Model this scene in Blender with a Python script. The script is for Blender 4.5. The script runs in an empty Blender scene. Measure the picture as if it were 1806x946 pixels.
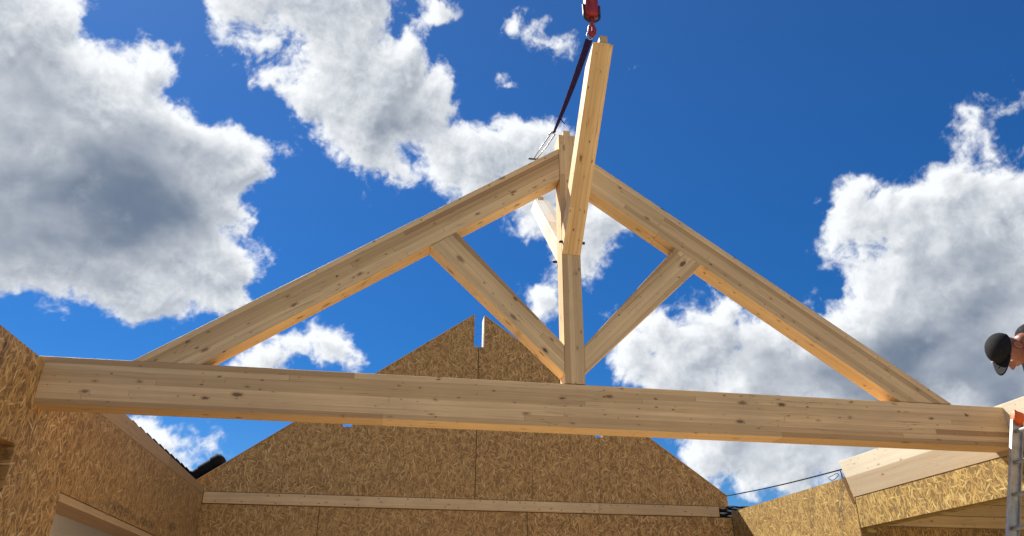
import bpy, bmesh, math, random
import numpy as np
from mathutils import Vector, Matrix, noise
random.seed(7)
R_ = math.radians
EYE = 1.6                                   # eye height above the ground
scene = bpy.context.scene
COL = scene.collection

# ------------------------------------------------------------------ camera
cam_d = bpy.data.cameras.new('camera'); cam = bpy.data.objects.new('camera', cam_d); COL.objects.link(cam)
cr = Vector((0.98688221, -0.16138778, 0.00418117)); cu = Vector((-0.07339071, -0.42541323, 0.90201851)); cf = Vector((0.14379604, 0.89049288, 0.43167712))
cam.matrix_world = Matrix(((cr.x, cu.x, -cf.x, 0), (cr.y, cu.y, -cf.y, 0), (cr.z, cu.z, -cf.z, EYE), (0, 0, 0, 1)))
cam_d.sensor_width = 36; cam_d.lens = 1328.757/1806*36; cam_d.clip_start = .05; cam_d.clip_end = 20000
scene.camera = cam
# ------------------------------------------------------------------ light
SUN = Vector((-.74, 1.0, 1.5)).normalized()
sd = bpy.data.lights.new('sun', 'SUN'); sd.energy = 5.0; sd.angle = R_(.5); sd.color = (1, .93, .82)
so = bpy.data.objects.new('sun', sd); COL.objects.link(so)
so.rotation_euler = SUN.to_track_quat('Z', 'Y').to_euler(); so.location = (-5, 10, 20)
scene.view_settings.view_transform = 'Standard'; scene.view_settings.look = 'None'
scene.view_settings.exposure = 1.06; scene.view_settings.gamma = 1
SKYV = .38
CLOUD_LO, CLOUD_HI = (.072, .097, .14, 1), (.47, .483, .495, 1)
scene.render.resolution_x = 1024; scene.render.resolution_y = 536
scene.cycles.max_bounces = 8; scene.cycles.transparent_max_bounces = 16; scene.cycles.diffuse_bounces = 5

# ------------------------------------------------------------------ node helper
class NT:
    def __init__(s, tree): s.t = tree; s.n = tree.nodes; s.l = tree.links
    def new(s, typ, **kw):
        nd = s.n.new(typ)
        for k, v in kw.items(): setattr(nd, k, v)
        return nd
    def put(s, sock, v):
        if v is None: return
        if isinstance(v, bpy.types.NodeSocket): s.l.new(v, sock)
        else: sock.default_value = v
    def math(s, op, a, b=None, c=None, clamp=False):
        nd = s.new('ShaderNodeMath', operation=op, use_clamp=clamp)
        s.put(nd.inputs[0], a); s.put(nd.inputs[1], b); s.put(nd.inputs[2], c); return nd.outputs[0]
    def vec(s, op, a, b=None, sc=None):
        nd = s.new('ShaderNodeVectorMath', operation=op)
        s.put(nd.inputs[0], a); s.put(nd.inputs[1], b)
        if sc is not None: s.put(nd.inputs[3], sc)
        return nd.outputs[1] if op in ('DISTANCE', 'LENGTH', 'DOT_PRODUCT') else nd.outputs[0]
    def mapr(s, v, a, b, c=0., d=1., smooth=False):
        nd = s.new('ShaderNodeMapRange'); nd.interpolation_type = 'SMOOTHSTEP' if smooth else 'LINEAR'
        s.put(nd.inputs[0], v)
        for i, x in enumerate((a, b, c, d)): s.put(nd.inputs[i+1], x)
        return nd.outputs[0]
    def mix(s, f, a, b, blend='MIX'):
        nd = s.new('ShaderNodeMix', data_type='RGBA', blend_type=blend)
        s.put(nd.inputs[0], f)
        for i, x in ((6, a), (7, b)):
            if isinstance(x, tuple) and len(x) == 3: x = (*x, 1)
            s.put(nd.inputs[i], x)
        return nd.outputs[2]
    def noise(s, v, scale, detail=2, rough=.5, dist=0., out=0):
        nd = s.new('ShaderNodeTexNoise'); s.put(nd.inputs['Vector'], v)
        nd.inputs['Scale'].default_value = scale; nd.inputs['Detail'].default_value = detail
        nd.inputs['Roughness'].default_value = rough; nd.inputs['Distortion'].default_value = dist
        return nd.outputs[out]
    def voro(s, v, scale=1., feature='F1', rnd=1., dim='3D'):
        nd = s.new('ShaderNodeTexVoronoi', feature=feature, voronoi_dimensions=dim); s.put(nd.inputs['Vector'], v)
        nd.inputs['Scale'].default_value = scale; nd.inputs['Randomness'].default_value = rnd
        return nd
    def xyz(s, v):
        nd = s.new('ShaderNodeSeparateXYZ'); s.put(nd.inputs[0], v); return nd.outputs
    def comb(s, x, y, z):
        nd = s.new('ShaderNodeCombineXYZ'); s.put(nd.inputs[0], x); s.put(nd.inputs[1], y); s.put(nd.inputs[2], z); return nd.outputs[0]
    def mapping(s, v, rot=(0, 0, 0), scale=(1, 1, 1), loc=(0, 0, 0)):
        nd = s.new('ShaderNodeMapping'); s.put(nd.inputs[0], v)
        nd.inputs[1].default_value = loc; nd.inputs[2].default_value = rot; nd.inputs[3].default_value = scale; return nd.outputs[0]
    def ramp(s, f, pts):
        nd = s.new('ShaderNodeValToRGB'); s.put(nd.inputs[0], f); e = nd.color_ramp.elements
        while len(e) < len(pts): e.new(.5)
        for i, (p, c) in enumerate(pts): e[i].position = p; e[i].color = (*c, 1)
        return nd.outputs[0]

# ------------------------------------------------------------------ sky: Nishita plus a field of fair-weather clouds
CLOUDS=[(-0.4268,0.7028,0.5691,0.0624),(-0.3842,0.7439,0.5468,0.0598),(-0.4128,0.7869,0.4587,0.1141),(-0.3414,0.7944,0.5024,0.0887),
(-0.2717,0.8237,0.4976,0.0731),(-0.2098,0.8301,0.5167,0.0424),(-0.2789,0.8647,0.4178,0.0797),(-0.3634,0.8420,0.3987,0.0684),
(-0.2233,0.8948,0.3867,0.0478),(-0.3048,0.8780,0.3691,0.0505),(-0.4140,0.8247,0.3854,0.0592),(-0.3081,0.7492,0.5863,0.0200),
(-0.4291,0.6683,0.6076,0.0610),(-0.3204,0.8234,0.4684,0.0774),(-0.2448,0.8527,0.4616,0.0472),(-0.2088,0.7027,0.6802,0.0352),
(-0.1516,0.7142,0.6833,0.0410),(-0.0983,0.7238,0.6830,0.0510),(-0.1032,0.7508,0.6524,0.0552),(-0.1462,0.7608,0.6323,0.0231),
(-0.0666,0.7772,0.6258,0.0531),(-0.0253,0.7669,0.6412,0.0461),(-0.0280,0.8064,0.5907,0.0543),(0.0186,0.8017,0.5975,0.0452),
(-0.0925,0.7987,0.5946,0.0318),(0.0479,0.8267,0.5606,0.0406),(0.0930,0.8278,0.5532,0.0409),(0.1336,0.8219,0.5538,0.0372),
(-0.0511,0.8237,0.5648,0.0202),(0.1669,0.8180,0.5505,0.0386),(0.2435,0.8438,0.4782,0.0431),(0.2210,0.8655,0.4495,0.0284),
(0.1580,0.8533,0.4968,0.0337),(0.1720,0.8044,0.5687,0.0258),(0.0191,0.7774,0.6287,0.0287),(0.0885,0.8465,0.5249,0.0299),
(0.1671,0.8401,0.5161,0.0299),(-0.0312,0.8394,0.5426,0.0117),(0.0252,0.7114,0.7024,0.0193),(0.1329,0.7107,0.6908,0.0070),
(0.1106,0.7164,0.6889,0.0014),(0.1246,0.7645,0.6325,0.0072),(0.2531,0.7178,0.6486,0.0021),(0.1813,0.9002,0.3960,0.0210),
(0.2765,0.8838,0.3774,0.0104),(0.1593,0.7162,0.6795,0.0063),(-0.1009,0.9349,0.3401,0.0107),(-0.0721,0.9397,0.3344,0.0130),
(-0.0417,0.9483,0.3146,0.0094),(-0.1241,0.9370,0.3264,0.0085),(-0.1595,0.9395,0.3032,0.0208),(-0.1850,0.9386,0.2911,0.0232),
(-0.1390,0.9434,0.3012,0.0140),(-0.2563,0.9456,0.2004,0.0268),(-0.2253,0.9542,0.1968,0.0142),(-0.2747,0.9394,0.2050,0.0157),
(-0.2098,0.9574,0.1981,0.0091),(0.5458,0.7097,0.4454,0.0270),(0.5815,0.6921,0.4276,0.0435),(0.6232,0.6448,0.4426,0.0502),
(0.6576,0.6165,0.4330,0.0341),(0.6535,0.6491,0.3894,0.0685),(0.6097,0.7019,0.3683,0.0604),(0.5696,0.7504,0.3353,0.0441),
(0.5901,0.7517,0.2944,0.0732),(0.6555,0.6962,0.2926,0.0848),(0.5347,0.7835,0.3165,0.0389),(0.5138,0.8083,0.2875,0.0587),
(0.4566,0.8396,0.2943,0.0575),(0.3973,0.8601,0.3201,0.0526),(0.3405,0.8747,0.3449,0.0325),(0.3146,0.8964,0.3121,0.0362),
(0.3627,0.8904,0.2750,0.0459),(0.4261,0.8815,0.2034,0.0437),(0.4846,0.8532,0.1928,0.0486),(0.5395,0.8161,0.2073,0.0563),
(0.5894,0.7790,0.2141,0.0601),(0.4945,0.8538,0.1630,0.0244),(0.3949,0.8970,0.1984,0.0246),(0.6081,0.5948,0.5258,0.0070),
(0.6314,0.5723,0.5233,0.0068),(0.6021,0.6173,0.5063,0.0024),(0.6278,0.5993,0.4967,0.0035),(0.5271,0.7060,0.4729,0.0163),
(0.6443,0.5596,0.5212,0.0056),(0.4115,0.8378,0.3589,0.0141),(-0.2301,0.7205,0.6541,0.0140),(-0.1942,0.7438,0.6396,0.0099),
(-0.1740,0.7679,0.6165,0.0108),(-0.1306,0.7935,0.5945,0.0243),(-0.0907,0.8174,0.5689,0.0228),(-0.0494,0.8378,0.5438,0.0145),
(0.5181,0.7188,0.4636,0.0197),(0.5273,0.7333,0.4292,0.0164),(0.5510,0.7356,0.3940,0.0258),(-0.4678,0.7080,0.5290,0.0772),
(-0.4755,0.7781,0.4105,0.0894),(-0.1965,0.6857,0.7009,0.0577),(-0.1005,0.6870,0.7196,0.0597),(0.6882,0.6228,0.3721,0.0601),
(0.6970,0.6593,0.2819,0.0802),(0.6709,0.7084,0.2193,0.0498)]
CLOUD_CORES=[(-0.3785,0.7844,0.4913,0.0922),(-0.4261,0.7976,0.4270,0.0885),(-0.3119,0.8255,0.4705,0.0713),(-0.2621,0.8591,0.4397,0.0603),
(-0.3419,0.8485,0.4040,0.0568),(-0.4087,0.8293,0.3811,0.0415),(-0.2230,0.8227,0.5229,0.0373),(-0.2850,0.7995,0.5287,0.0456),
(-0.4138,0.7464,0.5213,0.0584),(0.0036,0.7984,0.6021,0.0435),(-0.0196,0.8166,0.5768,0.0290),(0.0309,0.8114,0.5837,0.0256),
(0.6351,0.7178,0.2855,0.0867),(0.6667,0.6765,0.3128,0.0620),(0.5710,0.7698,0.2854,0.0561),(0.5247,0.8105,0.2603,0.0515),
(0.4860,0.8308,0.2713,0.0399),(0.4558,0.8685,0.1949,0.0396),(0.5285,0.8261,0.1956,0.0503),(0.5989,0.7703,0.2190,0.0712),
(0.6365,0.6592,0.4003,0.0353),(0.5945,0.7034,0.3896,0.0278),(0.4444,0.8433,0.3022,0.0275),(0.6714,0.7003,0.2425,0.0663),
(0.5645,0.7171,0.4088,0.0159)]
world = bpy.data.worlds.new('World'); scene.world = world; world.use_nodes = True
world.node_tree.nodes.clear(); N = NT(world.node_tree)
tc = N.new('ShaderNodeTexCoord'); vd = N.vec('NORMALIZE', tc.outputs['Generated'])
sky = N.new('ShaderNodeTexSky', sky_type='NISHITA', sun_disc=False)
sky.sun_elevation = math.asin(SUN.z); sky.sun_rotation = math.atan2(SUN.x, SUN.y); sky.air_density = 1.0; sky.dust_density = .1; sky.ozone_density = 4
hs = N.new('ShaderNodeHueSaturation'); N.put(hs.inputs['Color'], sky.outputs[0]); N.put(hs.inputs['Value'], N.mapr(N.xyz(vd)[2], .30, .56, SKYV*.93, SKYV))
N.put(hs.inputs['Saturation'], N.mapr(N.xyz(vd)[2], .30, .75, 1.36, 1.20))
bg = N.new('ShaderNodeBackground'); N.put(bg.inputs[0], N.mix(1., hs.outputs[0], (.78, 1.04, 1.31), 'MULTIPLY')); bg.inputs[1].default_value = .1
wo = N.new('ShaderNodeOutputWorld'); N.l.new(bg.outputs[0], wo.inputs[0])

def _perm(seed):
    r = np.random.RandomState(seed); p = r.permutation(256); return np.concatenate([p, p, p]).astype(np.int32)
_P = _perm(11)
_G = np.random.RandomState(5).normal(size=(256, 3)); _G = (_G/np.linalg.norm(_G, axis=1)[:, None]).astype(np.float32)
def perlin(q):
    """gradient noise for an (n,3) float32 array, about -1..1"""
    i = np.floor(q).astype(np.int32); f = (q-i).astype(np.float32); i &= 255
    w = f*f*f*(f*(f*6-15)+10); out = 0
    for dx in (0, 1):
        wx = w[:, 0] if dx else 1-w[:, 0]; a = _P[i[:, 0]+dx]
        for dy in (0, 1):
            wy = wx*(w[:, 1] if dy else 1-w[:, 1]); b = _P[a+i[:, 1]+dy]
            for dz in (0, 1):
                gv = _G[_P[b+i[:, 2]+dz]]
                out = out+wy*(w[:, 2] if dz else 1-w[:, 2])*(gv[:, 0]*(f[:, 0]-dx)+gv[:, 1]*(f[:, 1]-dy)+gv[:, 2]*(f[:, 2]-dz))
    return out*1.5
def fbm(q, scale, octv, rough, off=0., billow=False):
    s = 0; a = 1.; n = 0; q = (q*scale+off).astype(np.float32)
    for k in range(octv):
        v = perlin(q)
        if billow: v = 1-2*np.abs(v)*1.3
        s = s+a*v; n += a; a *= rough; q = q*2.03+7.1
    return s/n
def sstep(x, a, b):
    t = np.clip((x-a)/(b-a), 0, 1); return t*t*(3-2*t)
def unit(v): return v/np.linalg.norm(v, axis=1)[:, None]
def blob_edge(d, blobs, soft=.012):
    """signed distance (radians, positive inside) to the merged outline of all blobs"""
    acc = np.full(len(d), math.exp(-.30/soft), np.float64)
    for x, y, z, r in blobs:
        dot = d@np.array((x, y, z), np.float32); R = r+.17
        k = np.nonzero(dot > 1-R*R/2)[0]
        if len(k): acc[k] += np.exp((r-np.sqrt(np.maximum(2-2*dot[k], 0)))/soft)
    return (soft*np.log(acc)).astype(np.float32)
def blob_sum(d, blobs, outer):
    acc = np.zeros(len(d), np.float32)
    for x, y, z, r in blobs:
        dot = d@np.array((x, y, z), np.float32); R = r*outer; k = np.nonzero(dot > 1-R*R/2)[0]
        if len(k):
            f = np.clip(1-np.sqrt(np.maximum(2-2*dot[k], 0))/R, 0, 1); acc[k] += f*f*(3-2*f)
    return acc
def cloud_field(d):
    """density and grey-core weight of the cloud cover for unit directions d (n,3)"""
    d = d.astype(np.float32)
    w = np.stack([fbm(d, 6, 3, .5, o) for o in (3.1, 17.7, 31.3)], 1)
    w2 = np.stack([fbm(d, 24, 4, .6, o) for o in (53.1, 67.7, 81.3)], 1)
    sd_ = blob_edge(unit(d+w*.030+w2*.020), CLOUDS)
    puff = fbm(d+w2*.006, 15, 7, .55, 9., True)
    wisp = fbm(d+w*.03+w2*.014, 17, 9, .67, 23.)
    band = fbm(unit(d*np.array((1, 1, 2.2), np.float32)+w*.05), 9, 5, .6, 41.)
    sh = np.clip(.27+sd_/.044, -.8, .95)+np.clip(sd_/.30, 0, .45)+puff*.34+wisp*1.0
    core = blob_sum(unit(d+w*.06+w2*.03), CLOUD_CORES, 1.55)*np.clip(.9+.9*band, .2, 1.4)
    return sh, core, puff, wisp, fbm(unit(d*np.array((1, 1, 1.7), np.float32)+w*.03), 9, 4, .5, 77.)
def cloud_light(sh, core, puff, wisp, shifted, soft):
    """light leaving the cloud: shifted = list of densities met on the way to the sun"""
    T = np.clip(sh-.30, 0, None)
    dens = sstep(sh, .22, .74)
    tau = sum(np.clip(s-.34, 0, 1.2) for s in shifted)/len(shifted)
    direct = np.exp(-2.0*tau)
    rim = np.exp(-1.1*np.clip(T-.22, 0, None))
    dt = np.clip((shifted[0]+shifted[1])*.5-sh, -.40, .40)/.40
    dark = np.clip(sstep(core, .0, 2.0)*sstep(T, .12, 1.0)*(1.02+1.9*soft), 0, None); dark = 1-np.exp(-1.15*dark)
    fine = 1-.78*dark
    lg = .26*direct+.50*rim+.20-(.24*dt-.16*wisp-.12*puff)*fine
    lg = lg*(1-.84*dark)-.35*dark*np.clip(soft, -.4, .3)
    return dens, np.clip(lg*1.06, 0, 1)

def build_clouds(radius=4000.):
    """a high shell of fair-weather cloud over the whole sky, finer where the camera looks"""
    rg = np.random.RandomState(4); extra = []
    while len(extra) < 70:
        a = rg.uniform(-180, 180); e = rg.uniform(4, 80)
        if -50 < a < 66 and e < 66: continue
        for _ in range(4):
            a2 = R_(a+rg.normal()*6/math.cos(R_(e))); e2 = R_(min(e+rg.normal()*4, 86))
            extra.append((math.cos(e2)*math.sin(a2), math.cos(e2)*math.cos(a2), math.sin(e2), rg.uniform(.05, .13)))
    CLOUDS.extend(extra); CLOUD_CORES.extend((x, y, z, r*.9) for x, y, z, r in extra[::3])
    az = np.radians(np.concatenate([np.arange(-180, -37, 1.5), np.arange(-37, 58, .074), np.arange(58, 180.1, 1.5)]))
    el = np.radians(np.concatenate([np.arange(-2, 53, .074), np.arange(53, 89.5, 1.5)]))
    AZ, EL = np.meshgrid(az, el); na, ne = len(az), len(el)
    d = np.stack([np.cos(EL)*np.sin(AZ), np.cos(EL)*np.cos(AZ), np.sin(EL)], -1).reshape(-1, 3)
    sh, core, puff, wisp, soft = cloud_field(d); grid = sh.reshape(ne, na); s_ = np.array(SUN); shf = []
    for k in range(1, 7):
        t = s_-d*(d@s_)[:, None]; t /= np.linalg.norm(t, axis=1)[:, None]+1e-6
        q = d+t*(.0075*k); q /= np.linalg.norm(q, axis=1)[:, None]
        ia = np.interp(np.arctan2(q[:, 0], q[:, 1]), az, np.arange(na)).round().astype(int)
        ie = np.interp(np.arcsin(np.clip(q[:, 2], -1, 1)), el, np.arange(ne)).round().astype(int)
        shf.append(grid[ie, ia])
    dens, lg = cloud_light(sh, core, puff, wisp, shf, soft)
    me = bpy.data.meshes.new('clouds'); me.vertices.add(len(d)); me.vertices.foreach_set('co', (d*radius).astype(np.float32).ravel())
    idx = np.arange(ne*na).reshape(ne, na)
    q = np.stack([idx[:-1, :-1], idx[:-1, 1:], idx[1:, 1:], idx[1:, :-1]], -1).reshape(-1, 4)
    keep = dens[q].max(1) > .004; q = q[keep]
    me.loops.add(q.size); me.loops.foreach_set('vertex_index', q.ravel().astype(np.int32))
    me.polygons.add(len(q)); me.polygons.foreach_set('loop_start', np.arange(0, q.size, 4, dtype=np.int32))
    me.polygons.foreach_set('use_smooth', np.ones(len(q), bool))
    for nm, arr in (('cloud_cover', dens), ('cloud_glow', lg)):
        me.attributes.new(nm, 'FLOAT', 'POINT').data.foreach_set('value', arr.astype(np.float32))
    me.update(); me.validate()
    m = bpy.data.materials.new('cloud'); m.use_nodes = True; m.node_tree.nodes.clear(); t = NT(m.node_tree)
    at = lambda n: t.new('ShaderNodeAttribute', attribute_name=n).outputs['Fac']
    gl = t.math('POWER', at('cloud_glow'), 1.05)
    em = t.new('ShaderNodeEmission'); t.put(em.inputs[0], t.mix(gl, CLOUD_LO, CLOUD_HI)); em.inputs[1].default_value = 1
    tp = t.new('ShaderNodeBsdfTransparent'); mx = t.new('ShaderNodeMixShader'); t.put(mx.inputs[0], at('cloud_cover'))
    t.l.new(tp.outputs[0], mx.inputs[1]); t.l.new(em.outputs[0], mx.inputs[2])
    ou = t.new('ShaderNodeOutputMaterial'); t.l.new(mx.outputs[0], ou.inputs[0])
    m.cycles.emission_sampling = 'NONE'; me.materials.append(m)
    o = bpy.data.objects.new('clouds', me); COL.objects.link(o); o['kind'] = 'structure'
build_clouds()

# ------------------------------------------------------------------ materials
def mat(name):
    m = bpy.data.materials.new(name); m.use_nodes = True; t = NT(m.node_tree)
    b = m.node_tree.nodes['Principled BSDF']; return m, t, b
def plain(name, col, rough=.6, metal=0., bump=0., bscale=40, var=.15):
    m, t, b = mat(name); tc = t.new('ShaderNodeTexCoord'); b.inputs['Specular IOR Level'].default_value = .5 if rough < .7 else .15
    n = t.noise(tc.outputs['Object'], bscale*.3, 5, .6)
    c = t.mix(t.mapr(n, .3, .7, 0, 1), tuple(x*(1-var) for x in col), tuple(min(1, x*(1+var)) for x in col))
    t.put(b.inputs['Base Color'], c); b.inputs['Metallic'].default_value = metal
    t.put(b.inputs['Roughness'], t.mapr(n, .3, .7, rough*.85, min(1, rough*1.15)))
    if bump:
        bp = t.new('ShaderNodeBump'); bp.inputs['Strength'].default_value = bump; bp.inputs['Distance'].default_value = .01
        t.put(bp.inputs['Height'], t.noise(tc.outputs['Object'], bscale, 4)); t.put(b.inputs['Normal'], bp.outputs[0])
    return m

def wood(name, lam=.0465, board=3.4, light=(.81, .585, .318), dark=(.57, .355, .16), knots=1., tone=1.):
    """spruce glulam: local X = grain, lamellas stacked along local Z"""
    m, t, b = mat(name); tc = t.new('ShaderNodeTexCoord'); oi = t.new('ShaderNodeObjectInfo')
    rnd = t.math('MULTIPLY', oi.outputs['Random'], 37.0)
    P = t.vec('ADD', tc.outputs['Object'], t.comb(t.math('MULTIPLY', rnd, 1.0), 0., 0.))
    x, y, z = t.xyz(P)
    row = t.math('FLOOR', t.math('DIVIDE', t.math('ADD', z, .0035), lam))
    wr = t.new('ShaderNodeTexWhiteNoise', noise_dimensions='2D'); t.put(wr.inputs['Vector'], t.comb(row, rnd, 0.))
    xs = t.math('ADD', t.math('DIVIDE', x, board), t.math('MULTIPLY', wr.outputs[0], 7.3))
    cell = t.math('FLOOR', xs)
    wc = t.new('ShaderNodeTexWhiteNoise', noise_dimensions='3D'); t.put(wc.inputs['Vector'], t.comb(row, cell, rnd))
    tone_r = wc.outputs[0]
    # knots
    kp_ = t.comb(x, t.math('ADD', z, t.math('MULTIPLY', y, .93)), t.math('MULTIPLY', rnd, 3.7))
    kp_ = t.vec('ADD', kp_, t.vec('SCALE', t.vec('SUBTRACT', t.noise(P, 30, 2, .5, out=1), (.5, .5, .5)), sc=.022))
    kcore = khalo = None
    for sx_, sz_, thr, rad in ((2.7, 6.4, .60, .095), (6.5, 14., .66, .08)):
        kn = t.voro(t.vec('MULTIPLY', kp_, (sx_, sz_, 1.)), 1.0, dim='2D'); kc = t.xyz(kn.outputs['Color'])
        on = t.math('GREATER_THAN', t.math('ADD', kc[0], t.math('MULTIPLY', t.math('SUBTRACT', t.noise(t.comb(x, rnd, z), 1.3, 2), .5), 1.3)), thr)
        krad = t.math('MULTIPLY', t.mapr(t.math('POWER', kc[1], 1.8), 0, 1, .22, 1.15), rad*knots)
        kd = t.math('SUBTRACT', kn.outputs['Distance'], krad)
        c1 = t.math('MULTIPLY', t.mapr(kd, .018, -.02, 0, 1, True), t.math('MULTIPLY', on, t.mapr(kc[2], 0, 1, .45, 1.)))
        h1 = t.math('MULTIPLY', t.mapr(kd, .09, 0., 0, 1, True), on)
        kcore = c1 if kcore is None else t.math('MAXIMUM', kcore, c1)
        khalo = h1 if khalo is None else t.math('MAXIMUM', khalo, h1)
    # grain
    off = t.vec('SCALE', wc.outputs[1], sc=41.0)
    gp = t.vec('ADD', P, off)
    wob = t.noise(t.vec('MULTIPLY', gp, (1.2, 6, 6)), 1, 3, .5)
    gz = t.math('ADD', z, t.math('MULTIPLY', wob, .05))
    gz = t.math('ADD', gz, t.math('MULTIPLY', khalo, .012))
    gv = t.vec('ADD', t.comb(t.math('MULTIPLY', x, .7), t.math('MULTIPLY', y, 40), t.math('MULTIPLY', gz, 60)), off)
    grain = t.noise(gv, 1.0, 4, .65)
    fine = t.noise(t.vec('MULTIPLY', gp, (4, 170, 170)), 1.0, 2, .6)
    c = t.mix(t.mapr(grain, .40, .82, 0, .9), light, dark)
    c = t.mix(t.mapr(fine, .3, .8, 0, .20), c, dark)
    tn = t.ramp(tone_r, [(0, (.58, .49, .40)), (.15, (.84, .80, .74)), (.40, (.98, .98, .97)), (1, (1.13, 1.13, 1.12))])
    c = t.mix(1., c, tn, 'MULTIPLY')
    c = t.mix(t.math('MULTIPLY', khalo, .45), c, (.36, .19, .08))
    c = t.mix(t.math('MULTIPLY', kcore, .88), c, (.085, .035, .016))
    # lamella glue lines, end joints, long checks
    fz = t.math('FRACT', t.math('DIVIDE', t.math('ADD', z, .0035), lam))
    gl = t.mapr(t.math('ABSOLUTE', t.math('SUBTRACT', fz, .5)), .465, .497, 0, 1)
    fx = t.math('FRACT', xs); ej = t.mapr(t.math('ABSOLUTE', t.math('SUBTRACT', fx, .5)), .4985, .4997, 0, 1)
    c = t.mix(t.math('MULTIPLY', t.math('MAXIMUM', gl, ej), .38), c, (.22, .12, .05))
    crk = t.noise(t.comb(t.math('MULTIPLY', x, .9), t.math('MULTIPLY', y, 14), t.math('MULTIPLY', gz, 38)), 1.7, 2, .4)
    ck = t.math('MULTIPLY', t.mapr(t.math('ABSOLUTE', t.math('SUBTRACT', crk, .60)), .0, .016, 1, 0), t.mapr(t.noise(P, 1.7, 2), .5, .6, 0, 1))
    c = t.mix(t.math('MULTIPLY', ck, .75), c, (.20, .10, .045))
    dirt = t.noise(P, 1.1, 4, .6)
    c = t.mix(t.mapr(dirt, .42, .70, 0, .30), c, (.36, .25, .15))
    if tone != 1: c = t.mix(1., c, (tone, tone, tone), 'MULTIPLY')
    t.put(b.inputs['Base Color'], c); b.inputs['Roughness'].default_value = .58; b.inputs['Specular IOR Level'].default_value = .35
    bp = t.new('ShaderNodeBump'); bp.inputs['Strength'].default_value = .35; bp.inputs['Distance'].default_value = .003
    t.put(bp.inputs['Height'], t.math('SUBTRACT', t.math('ADD', grain, fine), t.math('MULTIPLY', t.math('MAXIMUM', gl, ck), 1.2)))
    t.put(b.inputs['Normal'], bp.outputs[0])
    return m

def osb(name, gain=(1.07, 1.03, .96), stains=(), tilt=0.):
    """oriented strand board: overlapping long flakes, local X/Z is the board face"""
    m, t, b = mat(name); tc = t.new('ShaderNodeTexCoord'); oi = t.new('ShaderNodeObjectInfo')
    P = t.vec('ADD', tc.outputs['Object'], t.comb(t.math('MULTIPLY', oi.outputs['Random'], 31.), 0., 0.))
    warp = t.vec('SCALE', t.vec('SUBTRACT', t.noise(P, 11, 3, .6, out=1), (.5, .5, .5)), sc=.009)
    Pw = t.vec('ADD', P, warp)
    col = None; hgt = None
    pal = [(0, (.33, .18, .062)), (.16, (.46, .265, .092)), (.5, (.60, .365, .135)), (.84, (.70, .455, .18)), (1, (.90, .66, .33))]
    for i, a in enumerate((5, 44, -38, 18, -14, 74, -62, -3)):
        q = t.mapping(Pw, rot=(0, R_(a+tilt), 0), scale=(1, 1, 1), loc=(i*3.17, 0, i*1.73))
        q = t.vec('MULTIPLY', q, (50., 6., 9.0))
        vo = t.voro(q, 1.0); cxyz = t.xyz(vo.outputs['Color'])
        rim = t.mapr(vo.outputs['Distance'], .30, .62, 0, 1)
        pri = t.math('SUBTRACT', cxyz[1], t.math('MULTIPLY', rim, .55))
        cci = t.ramp(cxyz[0], pal)
        cci = t.mix(t.math('MULTIPLY', rim, .38), cci, (.26, .15, .06))
        if col is None: col, hgt = cci, pri
        else:
            s_ = t.mapr(t.math('SUBTRACT', pri, hgt), -.015, .015, 0, 1)
            col = t.mix(s_, col, cci); hgt = t.math('MAXIMUM', hgt, pri)
    fib = t.noise(t.vec('MULTIPLY', Pw, (160, 30, 60)), 1, 3, .6)
    col = t.mix(t.mapr(fib, .35, .75, 0, .3), col, (.25, .14, .055))
    bigv = t.noise(P, 2.2, 5, .65)
    col = t.mix(t.mapr(bigv, .35, .7, 0, .3), col, (.33, .20, .09))
    gaps = t.mapr(hgt, .56, .74, .60, 0)
    col = t.mix(gaps, col, (.12, .06, .025))
    Q = tc.outputs['Object']
    for (cx, cz, ang, lx, lz, k) in stains:
        q = t.mapping(t.vec('SUBTRACT', t.vec('ADD', Q, t.vec('SCALE', warp, sc=1.6)), (cx, 0, cz)), rot=(0, R_(ang), 0))
        q = t.vec('MULTIPLY', q, (1/lx, 0, 1/lz))
        s_ = t.math('MULTIPLY', t.mapr(t.vec('LENGTH', q), 1., .35, 0, k, True), t.mapr(t.noise(P, 22, 4, .7), .40, .60, 0, 1))
        col = t.mix(s_, col, (.05, .04, .03))
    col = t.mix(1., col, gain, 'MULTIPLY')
    col = t.mix(t.mapr(oi.outputs['Random'], 0, 1, 0., .34), col, (.40, .235, .085))
    t.put(b.inputs['Base Color'], col); b.inputs['Roughness'].default_value = .62; b.inputs['Specular IOR Level'].default_value = .3
    bp = t.new('ShaderNodeBump'); bp.inputs['Strength'].default_value = .6; bp.inputs['Distance'].default_value = .004
    t.put(bp.inputs['Height'], hgt); t.put(b.inputs['Normal'], bp.outputs[0])
    return m

M = {}
M['glulam'] = wood('spruce_glulam')
M['plank'] = wood('spruce_plank', lam=.5, board=9, knots=.8)
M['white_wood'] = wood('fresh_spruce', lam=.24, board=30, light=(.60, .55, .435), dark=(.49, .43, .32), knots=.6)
M['sunlit_wood'] = wood('sunlit_spruce', lam=.12, board=1.1, light=(.92, .87, .76), dark=(.80, .70, .54), knots=.5)  # whitened copy of the spruce, sunlight put into the colour
M['osb'] = osb('osb_board')
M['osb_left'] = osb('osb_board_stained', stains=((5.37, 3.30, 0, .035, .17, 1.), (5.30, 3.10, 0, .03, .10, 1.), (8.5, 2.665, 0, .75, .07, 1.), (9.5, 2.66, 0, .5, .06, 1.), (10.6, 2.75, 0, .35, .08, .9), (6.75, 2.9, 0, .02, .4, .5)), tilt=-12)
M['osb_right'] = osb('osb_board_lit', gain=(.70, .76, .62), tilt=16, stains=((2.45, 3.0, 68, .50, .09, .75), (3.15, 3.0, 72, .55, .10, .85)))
M['joint_recess'] = plain('joint_recess_shade', (.20, .115, .05), .9)  # dark board joints, and shade put into the recess colour
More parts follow.
